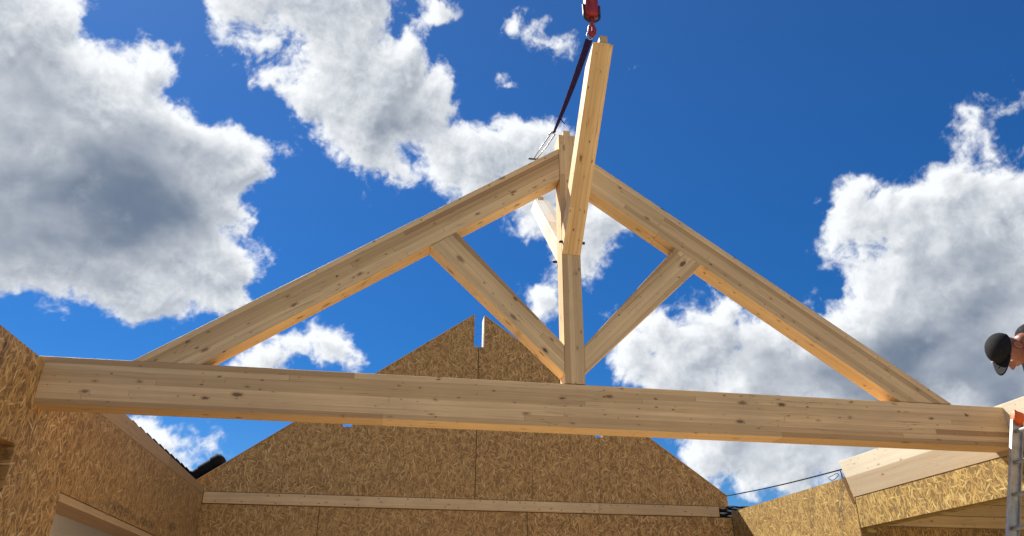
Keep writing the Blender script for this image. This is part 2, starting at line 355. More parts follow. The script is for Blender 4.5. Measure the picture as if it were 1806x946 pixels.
M['brown'] = plain('gap_brown', (.13, .075, .035), .85, bump=.2)  # brown that stands for a dark gap
M['dark'] = plain('dark_gap', (.03, .02, .012), .9)
M['plank_dark'] = wood('stained_plank', lam=.5, board=9, knots=.7, light=(.60, .39, .19), dark=(.42, .25, .11))
M['plaster'] = plain('plaster', (.78, .74, .68), .9, bump=.2, bscale=90, var=.05)
M['red'] = plain('red_paint', (.30, .018, .02), .38, bump=.05, var=.2)
M['steel'] = plain('galvanised_steel', (.42, .43, .45), .38, 1., .1, 60)
M['darksteel'] = plain('dark_steel', (.06, .06, .065), .45, .8)
M['alu'] = plain('worn_aluminium', (.50, .50, .50), .5, .6, .15, 50, .25)
M['strap'] = plain('violet_webbing', (.022, .012, .085), .8, bump=.4, bscale=300)
M['orange'] = plain('orange_rubber', (.72, .11, .015), .55, bump=.1)
M['tile'] = plain('black_roof_tile', (.010, .0105, .012), .9, bump=.15, bscale=60, var=.35)
M['skin'] = plain('skin', (.27, .10, .06), .5, bump=.1, bscale=120, var=.12)
M['black_cloth'] = plain('black_cloth', (.014, .014, .017), .85, bump=.3, bscale=180, var=.3)
M['trouser'] = plain('grey_trouser_cloth', (.05, .052, .055), .9, bump=.3, bscale=120)
M['white'] = plain('white_thread', (.75, .75, .75), .7)
M['rope'] = plain('dark_rope', (.012, .012, .018), .8)
M['nail'] = plain('nail_head', (.08, .06, .05), .5, .6)

# ------------------------------------------------------------------ geometry helpers
def tag(o, label=None, cat=None, group=None, kind=None):
    if label: o['label'] = label
    if cat: o['category'] = cat
    if group: o['group'] = group
    if kind: o['kind'] = kind
    return o
def thing(name, loc, label, cat, group=None):
    o = bpy.data.objects.new(name, None); COL.objects.link(o); o.location = loc; o.empty_display_size = .2
    return tag(o, label, cat, group)
def frame(u, v, origin):
    u = Vector(u).normalized(); v = Vector(v); v = (v-u*v.dot(u)).normalized(); w = v.cross(u)
    return Matrix(((u.x, w.x, v.x, origin[0]), (u.y, w.y, v.y, origin[1]), (u.z, w.z, v.z, origin[2]), (0, 0, 0, 1)))
def link(name, me, m, parent=None, mw=None):
    o = bpy.data.objects.new(name, me); COL.objects.link(o)
    if m is not None: me.materials.append(m)
    mw = mw or Matrix.Identity(4)
    if parent is not None:
        o.parent = parent
        pw = Matrix.Translation(parent.location) if parent.parent is None and parent.type == 'EMPTY' else PW[parent.name]
        mw_l = pw.inverted() @ mw
    else: mw_l = mw
    loc, rot, sc = mw_l.decompose(); o.location = loc; o.rotation_euler = rot.to_euler()
    PW[o.name] = mw.copy()
    return o
PW = {}
def finish(name, bm, m, parent, mw, bevel=.0, smooth=False):
    if bevel:
        es = [e for e in bm.edges if len(e.link_faces) == 2 and e.calc_face_angle(0) > .5]
        bmesh.ops.bevel(bm, geom=es, offset=bevel, segments=1, affect='EDGES', clamp_overlap=True)
    bmesh.ops.recalc_face_normals(bm, faces=bm.faces)
    bm.transform(mw.inverted())
    me = bpy.data.meshes.new(name); bm.to_mesh(me); bm.free()
    if smooth: me.shade_smooth()
    return link(name, me, m, parent, mw)
def prism(name, loops, ext, m, parent, u, v, bevel=.003, org=None):
    """loops: closed lists of world points (first = outline, others = holes); ext: extrusion vector"""
    bm = bmesh.new(); ed = []
    for L in loops:
        vs = [bm.verts.new(p) for p in L]
        ed += [bm.edges.new((vs[i], vs[(i+1) % len(vs)])) for i in range(len(vs))]
    if len(loops) == 1: f = [bm.faces.new(vs)]
    else: f = [x for x in bmesh.ops.triangle_fill(bm, edges=ed, use_beauty=True)['geom'] if isinstance(x, bmesh.types.BMFace)]
    r = bmesh.ops.extrude_face_region(bm, geom=f)
    bmesh.ops.translate(bm, verts=[x for x in r['geom'] if isinstance(x, bmesh.types.BMVert)], vec=ext)
    return finish(name, bm, m, parent, frame(u, v, org or loops[0][0]), bevel)
def Wd(x, y, z): return Vector((x, y, z+EYE))
def xz(pts, y): return [Wd(a, y, b) for a, b in pts]
def yz(pts, x): return [Wd(x, a, b) for a, b in pts]
def rect(a0, b0, a1, b1): return [(a0, b0), (a1, b0), (a1, b1), (a0, b1)]
def box(name, lo, hi, m, parent, u=(1, 0, 0), v=(0, 0, 1), bevel=.003):
    a, b = Wd(*lo), Wd(*hi)
    return prism(name, [[Vector((a.x, a.y, a.z)), Vector((b.x, a.y, a.z)), Vector((b.x, a.y, b.z)), Vector((a.x, a.y, b.z))]], Vector((0, b.y-a.y, 0)), m, parent, u, v, bevel)
def tube_bm(bm, pts, r, seg=10, cap=True):
    pts = [Vector(p) for p in pts]; rs = r if isinstance(r, (list, tuple)) else [r]*len(pts)
    closed = (pts[0]-pts[-1]).length < 1e-5 and len(pts) > 3
    if closed: pts = pts[:-1]; rs = rs[:-1]
    rings = []; n = len(pts); prev = None
    for i, p in enumerate(pts):
        if closed: t = (pts[(i+1) % n]-pts[i-1]).normalized()
        else: t = (pts[min(i+1, n-1)]-pts[max(i-1, 0)]).normalized()
        if prev is None: a = t.orthogonal().normalized()
        else: a = (prev-t*prev.dot(t)).normalized()
        prev = a; b = t.cross(a)
        rings.append([bm.verts.new(p+(a*math.cos(k*2*math.pi/seg)+b*math.sin(k*2*math.pi/seg))*rs[i]) for k in range(seg)])
    for i in range(n if closed else n-1):
        A_, B_ = rings[i], rings[(i+1) % n]
        for k in range(seg): bm.faces.new((A_[k], A_[(k+1) % seg], B_[(k+1) % seg], B_[k]))
    if cap and not closed: bm.faces.new(rings[0][::-1]); bm.faces.new(rings[-1])
def tube(name, pts, r, m, parent, seg=10):
    bm = bmesh.new(); tube_bm(bm, pts, r, seg)
    return finish(name, bm, m, parent, Matrix.Translation(Vector(pts[0])), 0, True)

# ------------------------------------------------------------------ ground and floor
def sheet(name, x0, y0, x1, y1, z, m, nx=1, ny=1):
    bm = bmesh.new(); bmesh.ops.create_grid(bm, x_segments=nx, y_segments=ny, size=1)
    for vv in bm.verts: vv.co = Vector((x0+(vv.co.x+1)/2*(x1-x0), y0+(vv.co.y+1)/2*(y1-y0), z))
    me = bpy.data.meshes.new(name); bm.to_mesh(me); bm.free(); me.materials.append(m)
    o = bpy.data.objects.new(name, me); COL.objects.link(o); o['kind'] = 'structure'; return o
mg, t, b = mat('dry_ground'); tc = t.new('ShaderNodeTexCoord')
n1 = t.noise(tc.outputs['Object'], .4, 8, .65); n2 = t.noise(tc.outputs['Object'], 9, 5, .7)
t.put(b.inputs['Base Color'], t.mix(t.mapr(n2, .3, .7, 0, .6), t.mix(t.mapr(n1, .4, .6, 0, 1), (.08, .095, .04), (.24, .20, .145)), (.12, .10, .06))); b.inputs['Roughness'].default_value = .95
sheet('ground', -3000, -3000, 3000, 3000, 0, mg)
mf, t, b = mat('subfloor'); tc = t.new('ShaderNodeTexCoord')
br = t.new('ShaderNodeTexBrick'); t.put(br.inputs['Vector'], tc.outputs['Object']); br.inputs['Scale'].default_value = 1
br.inputs['Brick Width'].default_value = 2.5; br.inputs['Row Height'].default_value = .62; br.inputs['Mortar Size'].default_value = .004
br.inputs['Color1'].default_value = (.53, .42, .27, 1); br.inputs['Color2'].default_value = (.59, .47, .31, 1); br.inputs['Mortar'].default_value = (.1, .06, .03, 1)
nf = t.noise(tc.outputs['Object'], 25, 5, .7)
t.put(b.inputs['Base Color'], t.mix(t.mapr(nf, .3, .7, 0, .4), br.outputs[0], (.38, .29, .18))); b.inputs['Roughness'].default_value = .7
fl = sheet('floor', -2.7, -6, 5.6, 12, .06, mf)

# ------------------------------------------------------------------ far gable wall
gw = thing('gable_wall', Wd(1.4, 12, -EYE), 'far triangular strand board gable wall with a narrow notch at its peak', 'wall')
GY, GT = 12.0, .24
X = (1, 0, 0); Zv = (0, 0, 1); Yv = (0, 1, 0)
def rl(x): return 4.925-.7185*(1.372-x)
def rr(x): return 4.925-.7140*(x-1.372)
def holes(x0, x1): return xz(rect(x0, 2.845, x1, 3.11), GY)
prism('board_panel', [xz([(-2.9, 1.806), (1.368, 1.806), (1.368, 4.292), (1.294, 4.292), (1.294, rl(1.294)), (-2.9, rl(-2.9))], GY), holes(-.752, -.594)], (0, GT, 0), M['osb'], gw, X, Zv, 0)
prism('board_panel', [xz([(1.379, 1.806), (5.52, 1.806), (5.52, rr(5.52)), (1.466, rr(1.466)), (1.466, 4.292), (1.379, 4.292)], GY), holes(3.342, 3.50)], (0, GT, 0), M['osb'], gw, X, Zv, 0)
for a, c in ((-2.84, -.960), (-.951, 2.191), (2.200, 5.555)):
    prism('board_panel', [xz(rect(a, -1.54, c, 1.628), GY)], (0, GT, 0), M['osb'], gw, X, Zv, 0)
box('seam_backing', (-2.63, GY+.03, -1.5), (5.3, GY+.10, 1.9), M['dark'], gw, bevel=0)
box('seam_backing', (1.34, GY+.03, 1.85), (1.41, GY+.10, 4.27), M['dark'], gw, bevel=0)
led = box('ledger_board', (-2.632, GY-.022, 1.636), (5.345, GY+.12, 1.797), M['plank'], gw)
prism('sunlit_notch_side', [yz([(GY-.004, 4.292), (GY+GT+.004, 4.292), (GY+GT+.004, rr(1.466)-.004), (GY-.004, rr(1.466)-.004)], 1.454)], (.0115, 0, 0), M['sunlit_wood'], gw, Zv, X, 0)  # added pale board, paints the sunlit side of the notch
for x0 in (-1.55, -.35, 2.28, 3.38, 4.05):       # butt joints of the upper sheathing
    box('board_joint', (x0, GY-.0015, 1.81), (x0+.006, GY+.002, min(rl(x0), rr(x0+.01))-.03), M['joint_recess'], gw, bevel=0)
bmn = bmesh.new()
rngn = random.Random(3)
for i in range(26):
    xx = -2.4+i*.3+rngn.uniform(-.1, .1); zz = 1.717+rngn.choice((-.05, .05))+rngn.uniform(-.01, .01)
    tube_bm(bmn, [Wd(xx, GY-.026, zz), Wd(xx, GY-.015, zz)], .009, 8)
for xs_ in (-1.52, -.93, -.98, -.32, 1.34, 1.405, 2.17, 2.225, 2.31, 3.41, 4.08, 4.9, -2.2):      # nail rows of the sheathing
    zz = -1.4
    while zz < min(rl(xs_), rr(xs_))-.08:
        if not 1.60 < zz < 1.83: tube_bm(bmn, [Wd(xs_+rngn.uniform(-.012, .012), GY-.004, zz), Wd(xs_, GY+.004, zz)], .0065, 6)
        zz += .15+rngn.uniform(-.03, .03)
finish('nail_heads', bmn, M['nail'], gw, Matrix.Translation(Wd(-2.4, GY-.02, 1.7)))
# bare edge battens capping the rakes
for s, x0, x1, f in ((-1, -2.9, 1.29, rl), (1, 1.47, 5.52, rr)):
    prism('edge_batten', [xz([(x0, f(x0)+.002), (x1, f(x1)+.002), (x1, f(x1)+.016), (x0, f(x0)+.016)], GY-.012)], (0, GT+.024, 0), M['plank'], gw, (x1-x0, 0, f(x1)-f(x0)), Zv, 0)

# ------------------------------------------------------------------ left wall
LX = -2.64
lw = thing('side_wall', Wd(LX, 6, -EYE), 'shaded strand board side wall at the left with an opening and a small square recess', 'wall')
E_ = (-.20, 0, 0)
prism('board_panel', [yz([(-1.5, -1.54), (6.905, -1.54), (6.905, 1.83), (-1.5, 1.83)], LX), yz(rect(5.60, .84, 5.915, 1.175), LX)], E_, M['osb_left'], lw, Yv, Zv, 0, org=Wd(LX, 0, -EYE))
prism('board_panel', [yz([(6.91, 1.0), (11.99, .955), (11.99, 1.76), (6.91, 1.765)], LX)], E_, M['osb_left'], lw, Yv, Zv, 0, org=Wd(LX, 0, -EYE))
prism('board_panel', [yz([(11.0, -1.54), (11.99, -1.54), (11.99, .95), (11.0, .957)], LX)], E_, M['osb_left'], lw, Yv, Zv, 0, org=Wd(LX, 0, -EYE))
prism('top_plate', [yz([(6.912, 1.768), (11.99, 1.763), (11.99, 1.86), (8.0, 1.935), (6.912, 1.94)], LX-.004)], (-.19, 0, 0), M['plank_dark'], lw, Yv, Zv)
prism('opening_head', [yz([(6.92, .93), (10.99, .90), (10.99, .953), (6.92, .995)], LX-.005)], (-.30, 0, 0), M['plank'], lw, Yv, X)
prism('recess_back', [yz(rect(5.55, .80, 5.95, 1.2), LX-.085)], (-.02, 0, 0), M['joint_recess'], lw, Yv, Zv)  # back coloured darker than the wall, as shade inside the recess
nw = thing('plaster_wall', Wd(-3.6, 11, -EYE), 'pale grey rendered wall seen through the opening at lower left', 'wall')
prism('wall_face', [yz(rect(4, -1.6, 20, 1.72), -3.45)], (-.3, 0, 0), M['plaster'], nw, Yv, Zv)

# ------------------------------------------------------------------ right wall
RX = 5.56
rw = thing('side_wall', Wd(RX, 6, -EYE), 'sunlit strand board side wall at the right under a pale timber wall plate', 'wall')
U_ = (0, -1, 0); E2 = (.20, 0, 0)
O_ = Wd(RX, 12, -EYE)
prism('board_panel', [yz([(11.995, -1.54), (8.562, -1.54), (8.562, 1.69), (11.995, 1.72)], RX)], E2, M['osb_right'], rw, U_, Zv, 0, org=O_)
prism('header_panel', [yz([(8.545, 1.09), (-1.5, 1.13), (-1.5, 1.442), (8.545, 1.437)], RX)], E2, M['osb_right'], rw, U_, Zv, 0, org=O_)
prism('gap_strip', [yz([(8.565, 1.37), (8.615, 1.37), (8.755, 1.70), (8.68, 1.70)], RX-.004)], (.10, 0, 0), M['brown'], rw, Zv, U_, 0)  # dark gap at the plate end, its shade put in as a brown strip
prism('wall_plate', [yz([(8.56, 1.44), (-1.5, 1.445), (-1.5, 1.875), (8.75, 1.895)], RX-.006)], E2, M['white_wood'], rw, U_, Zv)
rt = thing('return_wall', Wd(7.5, 8.8, -EYE), 'shaded inner wall of stacked timber beams above strand board, seen below the header at right', 'wall')
for z0, z1 in ((1.148, 1.285), (1.289, 1.43), (1.434, 1.6)):
    box('timber_beam', (5.77, 8.78, z0), (10, 8.95, z1), M['plank'], rt)
box('unseen_ceiling', (5.77, 3.0, 1.62), (10, 8.95, 1.66), M['osb'], rt, bevel=0)  # unseen slab added to keep sky light off the return wall
box('board_panel', (5.77, 8.79, -1.54), (10, 8.95, 1.143), M['osb'], rt, bevel=0)

# ------------------------------------------------------------------ roof truss with its cross braces
tr = thing('roof_truss', Wd(1.52, 6.1, 1.5), 'large pale glued timber roof truss hanging across the house between the two side walls', 'roof truss')
FY, BY = 6.0, 6.19
prism('tie_beam', [xz([(-2.80, 1.497), (5.60, 1.487), (5.625, 1.52), (5.625, 1.80), (5.59, 1.858), (-2.80, 1.868)], FY)], (0, .22, 0), M['glulam'], tr, (1, 0, -.001), Zv)
sl = .690
def tl(x): return 4.245-sl*(1.425-x)
def trr(x): return 4.235-sl*(x-1.610)
TV = .350
zt = 1.8665
xa = 1.425-(4.245-zt)/sl; xb = 1.425-(4.245-TV-zt)/sl
prism('rafter', [xz([(xa, zt+.001), (xb, zt+.001), (1.427, tl(1.427)-TV), (1.427, tl(1.427))], FY+.004)], (0, .19, 0), M['glulam'], tr, (1, 0, sl), Zv)
xa2 = 1.610+(4.235-zt)/sl; xb2 = 1.610+(4.235-TV-zt)/sl
prism('rafter', [xz([(1.608, trr(1.608)-TV), (xb2, zt-.001), (xa2, zt-.001), (1.608, trr(1.608))], FY+.004)], (0, .19, 0), M['glulam'], tr, (1, 0, -sl), Zv)
kp = prism('king_post', [xz([(1.43, 1.870), (1.605, 1.870), (1.605, 4.41), (1.43, 4.41)], FY)], (0, .19, 0), M['glulam'], tr, Zv, (-1, 0, 0))
box('tenon', (1.49, FY+.05, 4.405), (1.56, FY+.14, 4.505), M['plank'], kp, Zv, X)
# struts
prism('strut', [xz([(.4635, 3.228), (.236, 3.07), (1.428, 1.955), (1.428, 2.215)], FY+.006)], (0, .18, 0), M['glulam'], tr, (1, 0, -1), Zv)
prism('strut', [xz([(2.535, 3.257), (2.775, 3.092), (1.607, 1.968), (1.607, 2.215)], FY+.006)], (0, .17, 0), M['glulam'], tr, (1, 0, 1), Zv)
# knee braces along the ridge direction (45 degrees)
q = .245
nb = prism('ridge_brace', [yz([(5.998, 3.085), (4.673, 4.41), (4.673+q, 4.41), (5.998, 3.085+q)], 1.432)], (.172, 0, 0), M['glulam'], tr, (0, -1, 1), (-1, 0, 0))
box('tenon', (1.50, 4.70, 4.405), (1.565, 4.79, 4.515), M['plank'], nb, Zv, X)
fbr = prism('ridge_brace', [yz([(6.192, 3.085), (7.517, 4.41), (7.517-q, 4.41), (6.192, 3.085+q)], 1.432)], (.172, 0, 0), M['sunlit_wood'], tr, (0, 1, 1), (1, 0, 0))  # paler than the other members, sun brightness painted into the wood
box('tenon', (1.485, 7.34, 4.405), (1.55, 7.43, 4.50), M['plank'], fbr, Zv, X)
for (a, c) in (((1.40, 5.97, 3.20), (1.64, 5.97, 3.20)), ((1.395, 6.23, 3.12), (1.64, 6.23, 3.12))):
    tube('bolt', [Wd(*a), Wd(*c)], .014, M['darksteel'], tr, 8)
# two small pegs on the upper edge of the right rafter
for xk in (2.44, 3.12):
    bm = bmesh.new(); bmesh.ops.create_cube(bm, size=1)
    bm.transform(Matrix.Translation(Wd(xk, FY+.02, trr(xk)+.0)) @ Matrix.Rotation(.6, 4, 'Y') @ Matrix.Diagonal((.035, .03, .012, 1)))
    finish('rafter_peg', bm, M['darksteel'], tr, Matrix.Translation(Wd(xk, FY, trr(xk))), .003)

# ------------------------------------------------------------------ crane hook, sling
ch = thing('crane_hook', Wd(1.445, 4.72, 4.75), 'dark red crane hook block hanging at the top edge above the truss', 'crane hook')
hx, hy = 1.447, 4.74
def lathe(name, prof, c, m, parent, seg=24, sx=1, sy=1):
    bm = bmesh.new(); rings = []
    for r, z in prof: rings.append([bm.verts.new((c[0]+sx*r*math.cos(k*2*math.pi/seg), c[1]+sy*r*math.sin(k*2*math.pi/seg), c[2]+z)) for k in range(seg)])
    for A_, B_ in zip(rings, rings[1:]):
        for k in range(seg): bm.faces.new((A_[k], A_[(k+1) % seg], B_[(k+1) % seg], B_[k]))
    bm.faces.new(rings[0][::-1]); bm.faces.new(rings[-1])
    return finish(name, bm, m, parent, Matrix.Translation(Vector(c)), 0, True)
lathe('weight_block', [(.02, 0), (.05, .006), (.062, .03), (.064, .26), (.05, .30), (.03, .31)], Wd(hx, hy, 4.735), M['red'], ch)
ringp = [Wd(hx+.068*math.cos(a), hy-.01, 4.745-.062*math.sin(a)) for a in np.linspace(0, math.pi, 13)]
tube('bail', [Wd(hx+.070, hy-.01, 4.87)]+ringp+[Wd(hx-.070, hy-.01, 4.87)], .011, M['darksteel'], ch)
hk = [Wd(hx-.004+.021*math.sin(a), hy, 4.600+.055*math.cos(a)) for a in np.linspace(0, 1.7*math.pi, 20)]
tube('hook', [Wd(hx+.004, hy, 4.70), Wd(hx, hy, 4.66)]+hk, [.017, .016]+[.014+.008*math.sin(i/19*math.pi) for i in range(20)], M['red'], ch)
tube('hook_swivel', [Wd(hx, hy, 4.735), Wd(hx, hy, 4.66)], [.022, .017], M['red'], ch)
tube('latch', [Wd(hx-.024, hy-.004, 4.645), Wd(hx-.034, hy-.004, 4.60), Wd(hx-.030, hy-.004, 4.555)], .006, M['steel'], ch, 6)
tube('cable', [Wd(hx, hy, 5.03), Wd(hx, hy, 30)], .012, M['darksteel'], ch)
sg = thing('lifting_sling', Wd(1.40, 5.9, 4.4), 'dark violet webbing sling running from the crane hook down to the truss peak', 'sling')
def ribbon(name, P, wdt, m, parent, thick=.006):
    bm = bmesh.new(); L = []
    for (p, (w, ax)) in zip(P, wdt):
        p = Vector(p); ax = Vector(ax).normalized(); n = Vector((0, .75, .66)).cross(ax).normalized()
        L.append([bm.verts.new(p+ax*w/2*i+n*thick/2*j) for i, j in ((-1, -1), (1, -1), (1, 1), (-1, 1))])
    for A_, B_ in zip(L, L[1:]):
        for k in range(4): bm.faces.new((A_[k], A_[(k+1) % 4], B_[(k+1) % 4], B_[k]))
    bm.faces.new(L[0][::-1]); bm.faces.new(L[-1])
    return finish(name, bm, m, parent, Matrix.Translation(Vector(P[0])))
S0, S1 = Wd(1.425, 4.76, 4.520), Wd(1.385, 6.03, 4.44)
ps = []; ws = []
for i in range(15):
    f = i/14; p = S0.lerp(S1, f); p.z -= .03*math.sin(f*math.pi)
    ps.append(p); a = 1.0*(1-f)+.25
    w = .066*(1-f)**.7+.018
    ws.append((w, (math.cos(a*.4), .15, .5*math.sin(a))))
ribbon('strap', ps, ws, M['strap'], sg)
tube('eye_loop', [Wd(1.428+.027*math.cos(a), 4.745, 4.54+.045*math.sin(a)) for a in np.linspace(0, 2*math.pi, 17)], .006, M['steel'], sg, 6)
sp0, sp1 = Wd(1.385, 6.03, 4.44), Wd(1.20, 6.08, 4.135)
d_ = (sp1-sp0); nn = Vector((.85, 0, -.5)).normalized()*.018
for s in (-1, 1): tube('steel_side_plate', [sp0+nn*s, sp0.lerp(sp1, .5)+nn*s*1.2, sp1+nn*s*.6], .0065, M['steel'], sg, 8)
tube('pin', [sp1+Vector((-.06, 0, .012)), sp1+Vector((.05, 0, .01))], .009, M['darksteel'], sg, 8)
tube('pin', [sp0+Vector((-.045, 0, -.02)), sp0+Vector((.02, 0, .03))], .013, M['steel'], sg, 8)
tube('loose_tail', [S0.lerp(S1, .80), S0.lerp(S1, .80)+Vector((.03, .02, -.04)), S0.lerp(S1, .80)+Vector((.055, .03, -.055))], .005, M['strap'], sg, 6)

# ------------------------------------------------------------------ aluminium ladder leaning on the right wall
ld = thing('ladder', Wd(4.7, 5.5, -EYE+.06), 'aluminium ladder with an orange end cap leaning at the right beam end', 'ladder')
LB, LT = Vector((4.10, 0, .06)), Vector((5.235, 0, 1.60+EYE))
lu = (LT-LB).normalized(); ln = Vector((lu.z, 0, -lu.x))
def rail(y):
    bm = bmesh.new(); c = []
    # channel profile: web towards the wall gap, flanges along the lean
    prof = [(-.050, 0), (.050, 0), (.050, .028), (.045, .028), (.045, .005), (-.045, .005), (-.045, .028), (-.050, .028)]
    lo = [bm.verts.new(Vector((LB.x, y, LB.z))+ln*a+Vector((0, -b_, 0))) for a, b_ in prof]
    hi = [bm.verts.new(Vector((LT.x, y, LT.z))+ln*a+Vector((0, -b_, 0))) for a, b_ in prof]
    for k in range(8): bm.faces.new((lo[k], lo[(k+1) % 8], hi[(k+1) % 8], hi[k]))
    bm.faces.new(lo[::-1]); bm.faces.new(hi)
    return finish('rail', bm, M['alu'], ld, frame(lu, Yv, (LB.x, y, LB.z)))
rail(5.56); rail(5.16)
Ltot = (LT-LB).length
zr = 1.517+EYE
k = 0
while True:
    z = zr-k*.262
    if z < .2: break
    f = (z-LB.z)/(LT.z-LB.z); p = LB.lerp(LT, f)
    bm = bmesh.new(); tube_bm(bm, [Vector((p.x, 5.56, p.z)), Vector((p.x, 5.14, p.z))], .016, 12)
    finish('rung', bm, M['alu'], ld, Matrix.Translation((p.x, 5.35, p.z)), 0, True); k += 1
for y in (5.545, 5.145):
    bm = bmesh.new(); bmesh.ops.create_cube(bm, size=1)
    bm.transform(Matrix.Translation(Vector((LT.x, y, LT.z))+lu*.035) @ frame(lu, Yv, (0, 0, 0)).to_3x3().to_4x4() @ Matrix.Diagonal((.10, .085, .05, 1)))
    bmesh.ops.subdivide_edges(bm, edges=bm.edges, cuts=2, use_grid_fill=True)
    for vv in bm.verts: vv.co += Vector([noise.noise(vv.co*25+Vector((i*7, 0, 0))) for i in range(3)])*.012
    finish('end_cap', bm, M['orange'], ld, Matrix.Translation(Vector((LT.x, y, LT.z))), .006, True)

# ------------------------------------------------------------------ tie rope on the right
rp = thing('tie_rope', Wd(5.5, 10.5, 1.8), 'thin dark rope stretched from the gable corner to the pale timber wall plate', 'rope')
pts = []
a0, a1 = Wd(5.50, 11.99, 1.97), Wd(RX+.01, 8.74, 1.80)
for i in range(13):
    f = i/12; p = a0.lerp(a1, f); p.z -= .02*math.sin(f*math.pi); pts.append(p)
tube('rope_line', pts, .0085, M['rope'], rp, 6)
lp = [Wd(RX+.01, 8.82+.13*(1-math.cos(a))*.9, 1.745+.028*math.sin(a)+.03*math.sin(a*2.5)*.3) for a in np.linspace(0, 2*math.pi, 19)]
tube('rope_loop', lp, .004, M['rope'], rp, 6)
tube('rope_tail', [Wd(RX, 8.76, 1.80), Wd(RX, 8.74, 1.74), Wd(RX, 8.74, 1.70)], .007, M['rope'], rp, 6)

# ------------------------------------------------------------------ neighbouring tiled roofs
def tiled(name, label, org, ud, vd_, nu, nv, tu=.30, tv=.34, wav=1.):
    """pantile field: ud across the tiles, vd_ up the slope"""
    t_ = thing(name, org, label, 'tiled roof')
    ud = Vector(ud).normalized(); vd_ = Vector(vd_).normalized(); nd = ud.cross(vd_).normalized()
    if nd.z < 0: nd = -nd
    for k in range(nv):
        bm = bmesh.new(); ro = []
        for (jv, lift) in ((0, .045), (.5, .03), (1.08, .012)):
            row = []
            for i in range(nu*8+1):
                a = i/8*2*math.pi; h = wav*(.026*math.sin(a)+.012*math.sin(2*a+.6))
                row.append(bm.verts.new(Vector(org)+ud*(i/8*tu)+vd_*((k+jv)*tv)+nd*(h+lift)))
            ro.append(row)
        for A_, B_ in zip(ro, ro[1:]):
            for i in range(len(A_)-1): bm.faces.new((A_[i], A_[i+1], B_[i+1], B_[i]))
        r = bmesh.ops.extrude_face_region(bm, geom=bm.faces[:])
        bmesh.ops.translate(bm, verts=[x for x in r['geom'] if isinstance(x, bmesh.types.BMVert)], vec=-nd*.018)
        finish('tile_course', bm, M['tile'], t_, Matrix.Translation(Vector(org)+vd_*(k*tv)), 0, True)
    o_ = Vector(org)-nd*.05; c_ = [o_, o_+ud*(nu*tu), o_+ud*(nu*tu)+vd_*(nv*tv), o_+vd_*(nv*tv)]
    prism('underlay', [c_], -nd*.03, M['dark'], t_, ud, vd_, 0)
    return t_, ud, vd_, nd
# right: eaves facing the camera, seen past the gable corner
t1, *_ = tiled('tiled_roof', 'dark tiled roof seen past the right corner of the gable wall', Wd(5.20, 12.35, 1.655), (1, 0, 0), (0, 1, .27), 9, 5, wav=.45)
box('fascia', (5.2, 12.45, 1.40), (7.9, 12.48, 1.655), M['darksteel'], t1)
# left: verge of a roof running up behind the gable's left rake
rk = Vector((1, 0, .7185)).normalized()
t2, ud, vd_, nd = tiled('tiled_roof', 'black tiles stepping up behind the left rake of the gable wall', Wd(-3.75, 12.28, 1.30), (0, 1, 0), (1, 0, .7185), 8, 4, tv=.33)
for k_, (f_, ln_) in enumerate(((0, .28), (.21, .26), (.41, .20))):
    p0 = Wd(-2.95, 12.18, 1.915+.050)+rk*f_; p1 = p0+rk*ln_
    bm = bmesh.new(); tube_bm(bm, [p0, p0+rk*.02, p1-rk*.06, p1-rk*.02, p1], [.08, .092+.016*k_, .098+.016*k_, .088, .03], 16)
    finish('verge_tile', bm, M['tile'], t2, Matrix.Translation(p0), 0, True)
# left: tiles along the outer edge of the side wall
t3, *_ = tiled('tiled_roof', 'thin dark line of tiles behind the sloping top of the left side wall', Wd(-2.86, 9.0, 2.060), (0, 1, -.004), (-1, 0, -.40), 11, 2, wav=.45)

# ------------------------------------------------------------------ trestle platform and the worker on it
pf = thing('work_platform', Wd(4.75, 4.0, -EYE+.06), 'trestle work platform just outside the right edge carrying the bending worker', 'platform')
PZ = .80
for i in range(3): box('deck_plank', (4.42, 3.30+i*.5, PZ-.05), (6.9-1.5, 3.78+i*.5, PZ), M['plank'], pf)
for x_ in (4.5, 5.3):
    for y_ in (3.4, 4.65): tube('leg', [Wd(x_, y_, -EYE+.06), Wd(x_, y_, PZ-.05)], .024, M['steel'], pf, 10)
    tube('cross_rail', [Wd(x_, 3.4, PZ-.08), Wd(x_, 4.65, PZ-.08)], .022, M['steel'], pf, 10)

pe = thing('person', Wd(4.75, 4.0, PZ), 'person in a black cap and top bending forward and looking down at the right edge', 'person')
def skin_fig(name, verts, edges, m, parent, sub=2):
    me = bpy.data.meshes.new(name)
    me.from_pydata([tuple(Wd(*v_[:3])) for v_ in verts], edges, [])
    ob = bpy.data.objects.new(name, me); COL.objects.link(ob)
    md = ob.modifiers.new('s', 'SKIN'); md.use_smooth_shade = True
    sv = me.skin_vertices[0].data
    for i, v_ in enumerate(verts):
        r = v_[3]; sv[i].radius = (r, r) if not isinstance(r, tuple) else r
    sv[0].use_root = True
    s2 = ob.modifiers.new('u', 'SUBSURF'); s2.levels = sub; s2.render_levels = sub
    dg = bpy.context.evaluated_depsgraph_get(); me2 = bpy.data.meshes.new_from_object(ob.evaluated_get(dg))
    bpy.data.objects.remove(ob); me2.name = name; me2.materials.clear()
    c = Matrix.Translation(Wd(*verts[0][:3])); me2.transform(c.inverted()); me2.shade_smooth()
    return link(name, me2, m, parent, c)
HC = Vector((3.853, 4.0, 1.615))
